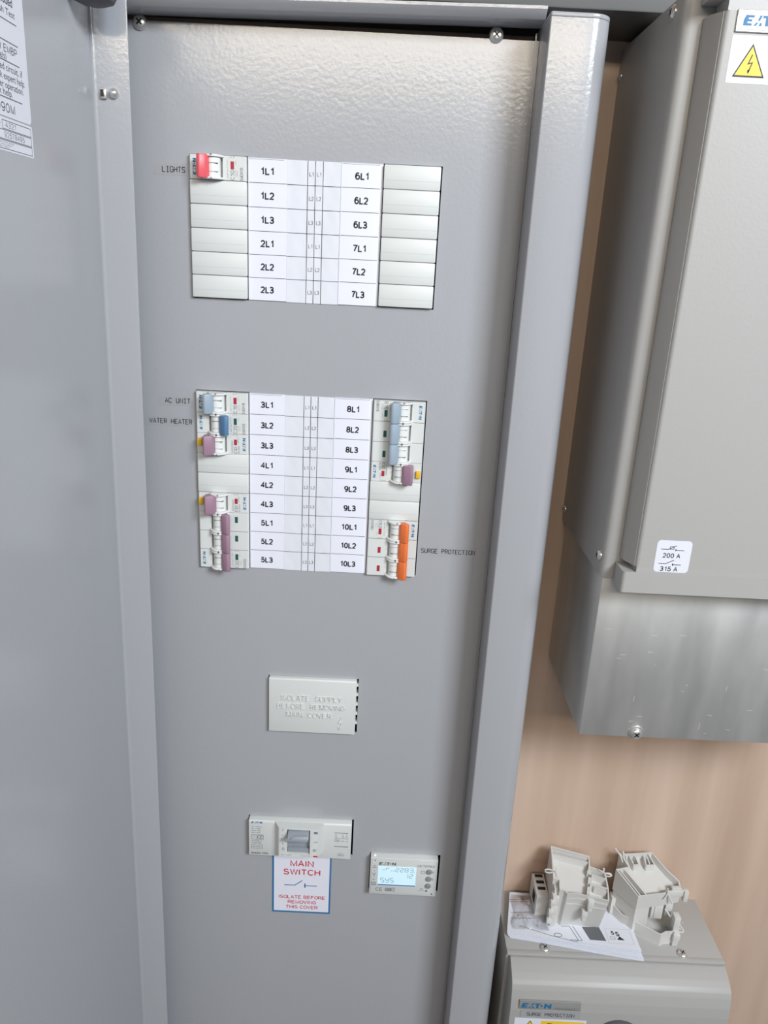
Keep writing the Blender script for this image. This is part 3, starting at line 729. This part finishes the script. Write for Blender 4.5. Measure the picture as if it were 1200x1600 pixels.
mb.frame(370.4, 439.2, 75.0, 85.8, .5, 'steel', FRONT(-110.25)); mb.rect(371, 438.6, 75.6, 85.4, 'paper', FRONT(-110.28)); mb.logo(FRONT(-110.34), 373.8, 77.8, 27.5)
mb.build('badge', sf, A, label='silver maker badge with blue lettering')
mb = MB().box(369.0, 445, -109.16, -109.0, 46.0, 72.8, 'page')
D = FRONT(-109.22)
def triangle(cx, z0, s, D, D2, D3):
    h = s*.92
    mb.ink([[(cx-s/2, z0), (cx+s/2, z0), (cx, z0+h)]], 'ink', D); k = .86
    mb.ink([[(cx-s/2*k, z0+s*.05), (cx+s/2*k, z0+s*.05), (cx, z0+s*.05+h*k)]], 'warn', D2)
    mb.ribbon([(cx+s*.03, z0+h*.68), (cx-s*.06, z0+h*.40), (cx+s*.06, z0+h*.44), (cx-s*.02, z0+h*.14)], s*.035, 'ink', D3)
    mb.ink([[(cx-s*.06, z0+h*.22), (cx+s*.02, z0+h*.24), (cx-s*.03, z0+h*.09)]], 'ink', D3)
triangle(382.8, 49.6, 20.4, D, FRONT(-109.26), FRONT(-109.3))
mb.rect(396.6, 442, 48.5, 56, 'warn', D)
mb.build('warning_sticker', sf, A, label='white sticker with yellow high voltage triangle')
mb = MB().prism([(p[0], p[1]) for p in rr(376.2, 403.0, -289.2, -263.2, 3)], -109.16, -109.0, 'y', 'page')
D = FRONT(-109.22)
mb.ribbon([(379.6, -270.4), (385.2, -270.4), (391.2, -267.2)], .55, 'ink', D); mb.ribbon([(391.6, -271), (397.4, -271)], .55, 'ink', D)
mb.frame(386.4, 389.4, -270.2, -268.0, .4, 'ink', D); mb.ribbon([(391, -271.6), (391, -270)], .8, 'ink', D)
mb.text('200 A', D, 388.4, -275.4, 3.9, 'ink', 13.6, bold=.015)
mb.ribbon([(379.6, -282.2), (385, -282.2), (391, -279.0)], .55, 'ink', D); mb.ribbon([(390.6, -282.8), (396.8, -282.8)], .55, 'ink', D); mb.ribbon([(390.4, -283.6), (390.4, -281.8)], .8, 'ink', D)
mb.text('315 A', D, 388.0, -286.4, 3.9, 'ink', 13.6, bold=.015)
mb.build('rating_sticker', sf, A, label='small white rating sticker with 200 A and 315 A')

# ================================================================== bare galvanised box below it
A = (480, 60, -457)
gb = thing('trunking_box', 'bare galvanised steel box beneath the large grey enclosure', 'metal box', A)
mb = MB()
mb.box(347.6, 620, -80, 59.9, -457, -305.3, 'galv', .6, 2)
random.seed(9)
D = FRONT(-80.06)
for k in range(26):      # light scratches in the zinc
    x, z = random.uniform(356, 520), random.uniform(-450, -325); a_ = random.choice((0, .1, -.15, 1.5)); L = random.uniform(1, 6)
    mb.ribbon([(x, z), (x+L*math.cos(a_), z+L*math.sin(a_))], .22, 'scratch', D, .002*k)
mb.build('body', gb, A)
mb = MB()
mb.lathe([(6.2, 0), (6.2, .9), (5.4, 1.2)], 'steel', (396.4, -80, -452.4), (0, -1, 0), 28)
w = screw_mb((396.4, -81, -452.4), (0, -1, 0), 5.0)
w.lathe([(6.3, -1.0), (6.3, 0), (5.0, .2)], 'steel', (396.4, -81, -452.4), (0, -1, 0), 28)
mb.bm.free()
w.build('screw', gb, A)

# ================================================================== surge protection enclosure
A = (440, 60, -1000)
su = thing('surge_enclosure', 'small grey steel enclosure with the booklet and plastic parts lying on top', 'enclosure', A)
mb = MB()
mb.box(323, 556.5, -22, 59.9, -1000, -767, 'paint_matt', .8, 2)
mb.box(323, 557.2, -26.5, -20, -770.2, -766.9, 'paint_matt', .9, 2)
mb.build('body', su, A, 28)
mb = MB()
mb.prism([(-22.2, -771.2), (-27, -771.4), (-33, -773.6), (-40, -776.6), (-46, -780.4), (-49.0, -783.6), (-51.0, -789), (-53.4, -800), (-54.6, -812), (-55, -830), (-55, -1000), (-22.2, -1000)], 326.5, 557.2, 'x', 'paint_matt', .9, 2)
mb.build('front_cover', su, A, 24)
for x, y in ((364.8, -18.6), (513.6, -17.6)):
    screw_mb((x, y, -766.95), (0, 0, 1), 5.3).build('screw', su, A)
mb = MB().box(335.2, 399.8, -55.7, -54.3, -809.4, -797.6, 'badge', .4)
D = FRONT(-55.8); mb.logo(D, 337.6, -807.2, 31.0); mb.text('Memshield 3', D, 373, -806.8, 2.3, 'greyink', 21, 'l')
mb.build('badge', su, A, label='silver badge with blue maker lettering')
tape('SURGE PROTECTION', 337.6, 400.6, 344.4, 394.4, -816.6, su, A, 'clear tape label lettered for surge protection on the enclosure', y=-55.2, h=4.0, th=8.6)
mb = MB().box(332.4, 408.2, -55.25, -55.0, -885, -822.6, 'page')
D = FRONT(-55.26)
D = FRONT(-55.3); triangle(349.0, -841.8, 18, D, FRONT(-55.34), FRONT(-55.38))
mb.rect(360.4, 406.4, -841, -825.2, 'warn', D); mb.text('Danger', FRONT(-55.36), 383.4, -831.6, 7.2, 'ink', 32)
mb.build('warning_sticker', su, A, label='white and yellow warning sticker')
MB().lathe([(24, 0), (24, 3.0), (21, 4.2), (20, 2.2), (0, 2.0)], 'rubber', (443, -55, -843.5), (0, -1, 0), 36).build('round_window', su, A)

# ================================================================== cable trunking above the cabinet; right-hand run added to darken the wall there
tag(MB().box(-700, 900, -18, 59.9, 107.5, 186, 'trunk', 1.5, 2).build('cable_trunking', None, (0, 60, 107.5)), 'dark grey metal cable trunking running above the tall cabinet', 'trunking')

# ================================================================== things lying on the surge enclosure
SUR = -766.9
# instruction booklet: folded sheets, fold on the left, slightly fanned at the right front corner
A = (400, 10, SUR)
mb = MB(); mi = mb.mi('page')
def sheet(c00, c10, c11, c01, z, lift, nx=18, ny=4, th=.5):
    top, bot = [], []
    for i in range(nx+1):
        u = i/nx; rowt = []; rowb = []
        for j in range(ny+1):
            v = j/ny
            x = (c00[0]*(1-u)+c10[0]*u)*(1-v) + (c01[0]*(1-u)+c11[0]*u)*v
            y = (c00[1]*(1-u)+c10[1]*u)*(1-v) + (c01[1]*(1-u)+c11[1]*u)*v
            zz = z + lift(u, v)
            rowt.append(mb.v((x, y, zz+.38))); rowb.append(mb.v((x, y, zz)))
        top.append(rowt); bot.append(rowb)
    for i in range(nx):
        for j in range(ny):
            mb.face([top[i][j], top[i+1][j], top[i+1][j+1], top[i][j+1]], mi); mb.face([bot[i][j+1], bot[i+1][j+1], bot[i+1][j], bot[i][j]], mi)
        mb.face([bot[i][0], bot[i+1][0], top[i+1][0], top[i][0]], mi); mb.face([top[i][ny], top[i+1][ny], bot[i+1][ny], bot[i][ny]], mi)
    for j in range(ny):
        mb.face([top[0][j], top[0][j+1], bot[0][j+1], bot[0][j]], mi); mb.face([bot[nx][j], bot[nx][j+1], top[nx][j+1], top[nx][j]], mi)
N = 6
for k in range(N):
    a = k/(N-1)
    lift = lambda u, v, a=a, k=k: (-.9*(1-u/.10)**2*a if u < .10 else 0) + (.45*math.sin(u*6+k*1.7)*(1-v) if k < N-1 else 0)
    sheet((325+1.2*(1-a)**2*3, -5.5-1.5*(1-a)), (468+random.uniform(-2.5, 1.5)-2*a, -29+5.0*a), (464, 40), (336, 50), SUR+.25+k*1.55, lift)
ZT = SUR+.25+(N-1)*1.55+.40
D = ((0, 0, ZT+.12), (1, 0, 0), (0, 1, 0))
mb.ink([[(408.8, 4.5), (427.8, 5.4), (431.4, -13.0), (413.9, -12.2)]], 'midgrey', D)
for pl in ([(386, 4), (395, 4.6), (401, -13.5), (392, -13.5)], [(399, 5), (405, -14), (398, -14)], [(334, 38), (372, 41)], [(334, 35), (372, 38)], [(333, 20), (366, 22)], [(332, 12), (360, 13)], [(340, 2), (372, -9), (400, -16)]):
    mb.ribbon(pl, .6, 'greyink', D)
mb.ink([[(348, 44), (366, 45), (366, 39), (348, 38)]], 'paleink', D)
mb.ribbon([(380+4.2*math.cos(t*.52), -8+2.4*math.sin(t*.52)) for t in range(13)], .5, 'ink', D)
mb.text('5', D, 441, -2, 5, 'ink', bold=.02); mb.text('S', D, 446, -3, 6, 'ink', bold=.03); mb.ink([[(444, -10.5), (452, -11), (447.5, -6)]], 'ink', D); mb.frame(437, 442, -10, -7, .4, 'greyink', D)
mb.frame(434, 461, -15.5, 3.5, .25, 'paleink', D)
for k in range(5): mb.ribbon([(336+4*k, 13.5), (337.5+4*k, 10.8)], .4, 'greyink', D)
tag(mb.build('instruction_booklet', None, A), 'white folded instruction booklet with line drawings on the small enclosure', 'booklet')
ZB = ZT + .2   # surface of the booklet

# clear plastic bag, crumpled, left of the connector blocks
A = (352, 22, ZB)
mb = MB(); mi = mb.mi('film'); random.seed(12)
from mathutils import noise
nx, ny = 40, 40
g = []
for i in range(nx+1):
    row = []
    for j in range(ny+1):
        u, v = i/nx, j/ny
        bulge = max(0, math.sin(math.pi*u)*math.sin(math.pi*v))**.6
        n1 = noise.noise((u*4.2, v*4.2, .3)); n2 = abs(noise.noise((u*9, v*8, 3.1)))
        x = 332+40*u+5*v+3*noise.noise((v*3, .7, 9)); y = -3+48*v+3*noise.noise((u*3, 5, 1))
        if x > 357 and y > 14: bulge *= max(0, (360-x)/3)
        if x > 366: bulge *= max(0, (370-x)/4)
        row.append(mb.v((x, y, ZB+.4 + bulge*max(0, 4.6+5.5*n1-5*n2))))
    g.append(row)
for i in range(nx):
    for j in range(ny): mb.face([g[i][j], g[i+1][j], g[i+1][j+1], g[i][j+1]], mi)
tag(mb.build('plastic_bag', None, A, 60), 'crumpled clear plastic bag lying on the booklet left of the connectors', 'plastic bag')

# moulded connector blocks
def poly_inset(P, w):
    """inset of a counter-clockwise xy polygon carrying z per vertex"""
    n = len(P); out = []
    for i in range(n):
        a, b, c = Vector(P[i-1][:2]), Vector(P[i][:2]), Vector(P[(i+1) % n][:2])
        e1 = (b-a).normalized(); e2 = (c-b).normalized()
        n1 = Vector((-e1.y, e1.x)); n2 = Vector((-e2.y, e2.x))
        m = n1+n2; m = m/max(.55, m.dot(m))*2 if m.length > 1e-4 else n1
        k = min(m.length, 1.9); m = m.normalized()*k
        out.append((b.x+m.x*w, b.y+m.y*w, P[i][2]))
    return out
def tray(mb, P, base, shift, wall_t, depth, m):
    """open-topped moulding: rim polygon P (3D), outer wall down to `base`, floor `depth` below the rim"""
    P = list(P); area = sum(P[i-1][0]*P[i][1]-P[i][0]*P[i-1][1] for i in range(len(P)))
    if area < 0: P = P[::-1]
    k0 = min(range(len(P)), key=lambda i: P[i][0]); P = P[k0:]+P[:k0]
    mi = mb.mi(m); n = len(P); I = poly_inset(P, wall_t)
    R = [mb.v(p) for p in P]; B = [mb.v((p[0]+shift[0], p[1]+shift[1]+(p[0]-P[0][0])*shift[2], base)) for p in P]
    IR = [mb.v(p) for p in I]; IF = [mb.v((p[0], p[1], p[2]-depth)) for p in I]
    for k in range(n):
        q = (k+1) % n
        mb.face([B[k], B[q], R[q], R[k]], mi); mb.face([R[k], R[q], IR[q], IR[k]], mi); mb.face([IR[k], IR[q], IF[q], IF[k]], mi)
    mb.face(IF, mi); mb.face(B[::-1], mi)
def rib(mb, a, b, t, depth, m, rise=0):
    a = Vector(a); b = Vector(b); d = (b-a); nrm = Vector((-d.y, d.x, 0)).normalized()*t/2
    mi = mb.mi(m); up = Vector((0, 0, rise)); dn = Vector((0, 0, -depth))
    T = [mb.v(p+up) for p in (a-nrm, b-nrm, b+nrm, a+nrm)]; L = [mb.v(p+dn) for p in (a-nrm, b-nrm, b+nrm, a+nrm)]
    mb.face(T, mi); mb.face(L[::-1], mi)
    for k in range(4): mb.face([L[k], L[(k+1) % 4], T[(k+1) % 4], T[k]], mi)
# left block, on the booklet
A = (402, 18, ZB)
t1 = thing('connector_block', 'left moulded grey plastic connector block standing on the booklet', 'connector block', A, 'loose connector blocks')
P1 = [(374.1,44.7,-686.3),(414.8,33.1,-687.8),(413.4,22.4,-691.8),(423.6,18.7,-692.5),(429.0,13.6,-693.9),(428.9,7.9,-696.0),(428.9,-0.6,-699.0),(426.9,-13.3,-703.7),(409.7,-9.5,-703.4),(395.7,-6.0,-703.1),(384.0,-6.0,-703.8),(381.2,-2.6,-702.8),(376.4,-1.6,-702.7),(377.5,8.4,-699.1),(371.3,9.5,-699.1)]
mb = MB(); tray(mb, P1, ZB+.1, (1.0, 9.0, .16), 1.3, 8.0, 'terminal')
R1 = [((375.0,40.5,-687.7),(412.8,30.9,-688.8)),((374.7,36.3,-689.2),(412.0,26.8,-690.3)),((414.8,14.0,-694.7),(428.3,9.0,-695.6)),((414.8,14.0,-694.7),(410.7,4.4,-698.4)),((410.7,4.4,-698.4),(428.5,-0.6,-699.1)),((410.7,4.4,-698.4),(407.0,-6.7,-702.6)),((413.2,22.6,-691.8),(409.5,15.8,-694.4)),((413.6,1.2,-699.5),(426.2,-3.4,-700.4))]
for a, b in R1: rib(mb, a, b, 1.2, 8.1, 'terminal', -.1)
rib(mb, (411.6, 11, -696), (409.6, 5, -698.3), 3.6, 8, 'terminal', -.4); rib(mb, (408.6, 1.5, -699.6), (406.6, -6, -702.4), 3.6, 8, 'terminal', -.4)
# raised line across the front wall and the dark channels at the left front corner
rib(mb, (385.4, -3.2, -720), (396, -3.0, -719.6), .8, .5, 'terminal'); rib(mb, (396, -3.0, -719.6), (427, -8.6, -720), .8, .5, 'terminal')
mb.build('housing', t1, A, 30)
for (x, y, z) in ((408.6, -8.6, -709.0), (405.0, -5.0, -726.0)):
    m2 = MB(); m2.box(x-3.2, x+3.2, y-4.0, y+3.5, z-7.5, z+2.5, 'terminal', .8); m2.box(x-2.2, x+2.2, y-3.2, y+4, z-12.5, z-7, 'terminal', .6); m2.build('clip', t1, A)
m2 = MB()
for k in range(3):
    z = -713-15*k; y = 2.2+2.6*k
    m2.box(370.6, 377.4, y-4.5, y+6, z-11.5, z, 'terminal', .7); m2.box(368.4, 373.5, y-6.6, y-2.5, z-10, z-4, 'terminal', .6)
m2.box(372.5, 379, 2.5, 17, ZB+.1, -706, 'terminal', .5)
m2.build('side_latch', t1, A)
m2 = MB()
m2.box(358.6, 372.2, 17, 50.5, ZB+.1, -731, 'terminal', .8)
for k in range(3): m2.box(361.4, 370.2, 44.6-9.2*k, 49.0-9.2*k, -731.2, -730.9, 'slot')
m2.box(358.55, 358.8, 24, 36, ZB+8, -736, 'slot')
m2.build('rear_box', t1, A)
def hook(pts, r=.9, parent=None, A=None):
    MB().tube(pts, r, 'terminal').build('hook', parent, A)
def loop(c, rx, ry, z, n=14): return [(c[0]+rx*math.cos(2*math.pi*k/n), c[1]+ry*math.sin(2*math.pi*k/n), z+.8*math.sin(2*math.pi*k/n)) for k in range(n+1)]
hook(loop((367.6, 17.2), 4.4, 1.7, -696.2) + [(374.6, 16, -696.0), (376, 12.4, -697)], .75, t1, A)
hook([(376.2, 19.6, -693.6), (375.6, 16.5, -697.0), (375.3, 12.2, -698.4)], .9, t1, A)
hook([(421.6, 17.6, -691.6), (427.5, 14.8, -693)] + loop((431, 12.9), 4.2, 1.5, -693.6), .75, t1, A)
hook([(426.9, 17.5, -696), (427.2, 17.2, -689.4)], 1.2, t1, A)
# right block, on the enclosure's bare top
A = (485, 24, SUR)
t2 = thing('connector_block', 'right moulded grey plastic connector block standing directly on the small enclosure', 'connector block', A, 'loose connector blocks')
P2 = [(444.2,27.1,-698.4),(459.3,31.4,-698.1),(452.3,45.8,-692.4),(459.2,45.8,-693.1),(491.4,51.0,-694.1),(503.0,34.1,-701.0),(514.3,22.3,-706.2),(514.1,13.3,-709.4),(495.4,7.6,-709.7),(462.6,0.5,-709.4)]
mb = MB(); tray(mb, P2, -728, (.6, 1.6, 0), 1.4, 8.6, 'terminal')
R2 = [((448.7,26.8,-698.9),(465.8,1.9,-709.1)),((453.8,28.6,-698.7),(472.1,3.8,-709.0)),((463.7,44.5,-694.3),(466.2,34.4,-697.7)),((466.2,34.4,-697.7),(472.3,35.3,-697.9)),((472.3,35.3,-697.9),(470.6,44.4,-694.9)),((480.7,46.2,-694.8),(480.7,35.8,-698.5)),((480.7,35.8,-698.5),(490.6,37.2,-698.9)),((490.6,37.2,-698.9),(486.5,48.6,-694.5)),((459.2,45.0,-693.5),(460.0,31.6,-698.2)),((484,45,-695.2),(485,37.5,-698.2))]
for a, b in R2: rib(mb, a, b, 1.2, 8.7, 'terminal', -.1)
# front-left column and rear wall carry the top down to the base
mb.prism([(446, 28.4), (463.6, 3.4), (480.0, 7.0), (480, 16), (468, 34), (459, 34)], -760, -727, 'z', 'terminal')
mb.prism([(459, 42), (459, 51), (493, 52), (505, 36), (500, 32)], SUR+.5, -727, 'z', 'terminal')
mb.build('housing', t2, A, 30)
mb = MB(); tray(mb, [(447, 25, -746), (453.5, 12.5, -747), (469.5, 1.8, -747.5), (490.5, -9.5, -750), (497, -6.5, -749), (505.5, -5.5, -749), (510.5, 4, -748), (503, 30, -746), (488, 33, -746), (462, 33, -746)], SUR+.1, (.5, 1.0, 0), 1.4, 15, 'terminal')
mb.box(444.6, 449.5, 24, 34, -758, -736, 'terminal', .6)
mb.build('base_tray', t2, A, 30)
m2 = MB().box(482.5, 496.5, 9.0, 24, -747, -727.8, 'terminal', .6); m2.box(482.9, 484.6, 7.8, 10, -744.5, -729, 'terminal', .3); m2.box(486.8, 488.0, 8.2, 10, -745.5, -729, 'terminal', .3); m2.build('contact_block', t2, A)
m2 = MB().box(500.0, 508.0, 12.0, 25, -745, -727.8, 'terminal', .6); m2.build('contact_block', t2, A)
m2 = MB().prism([(495.5, 8.4), (521, 12.2), (521, 14.8), (495, 11.2)], -717, -709.4, 'z', 'terminal', .4); m2.box(516.4, 521.4, 9.6, 15.4, -723, -709.0, 'terminal', .6); m2.box(503, 513.6, 11.5, 16, -710.5, -706.6, 'terminal', .5); m2.build('side_latch', t2, A)
m2 = MB().box(505.2, 511.4, -8.0, -1.0, SUR+.4, -748.5, 'terminal', .6); m2.box(504.6, 512.0, -9.4, -4.5, -758, -750, 'terminal', .6); m2.box(504.8, 511.8, -4.2, 5, -749, -732, 'terminal', .8); m2.build('foot_clip', t2, A)
hook([(496.3, 7.5, -703.5), (496.6, 7.2, -709.5), (500.5, 5.6, -716), (503, 4.6, -720.5)], .95, t2, A)
hook([(496.6, 6.8, -710), (493.4, 5.6, -716)], .8, t2, A)
hook([(497.5, 7.4, -731), (503, 4.2, -738), (509, 1.5, -744.5), (514, .8, -746), (516.5, 1.5, -742)], .95, t2, A)
hook([(514, .8, -746)] + loop((514.5, -1.5), 3.4, 1.6, -751), .8, t2, A)
hook([(447.5, 47, -687.5), (452.6, 42, -693), (454, 36, -697)], .9, t2, A)
hook([(455.6, 44.4, -688.6), (456.4, 41.5, -693.6), (457.8, 36, -697)], 1.1, t2, A)
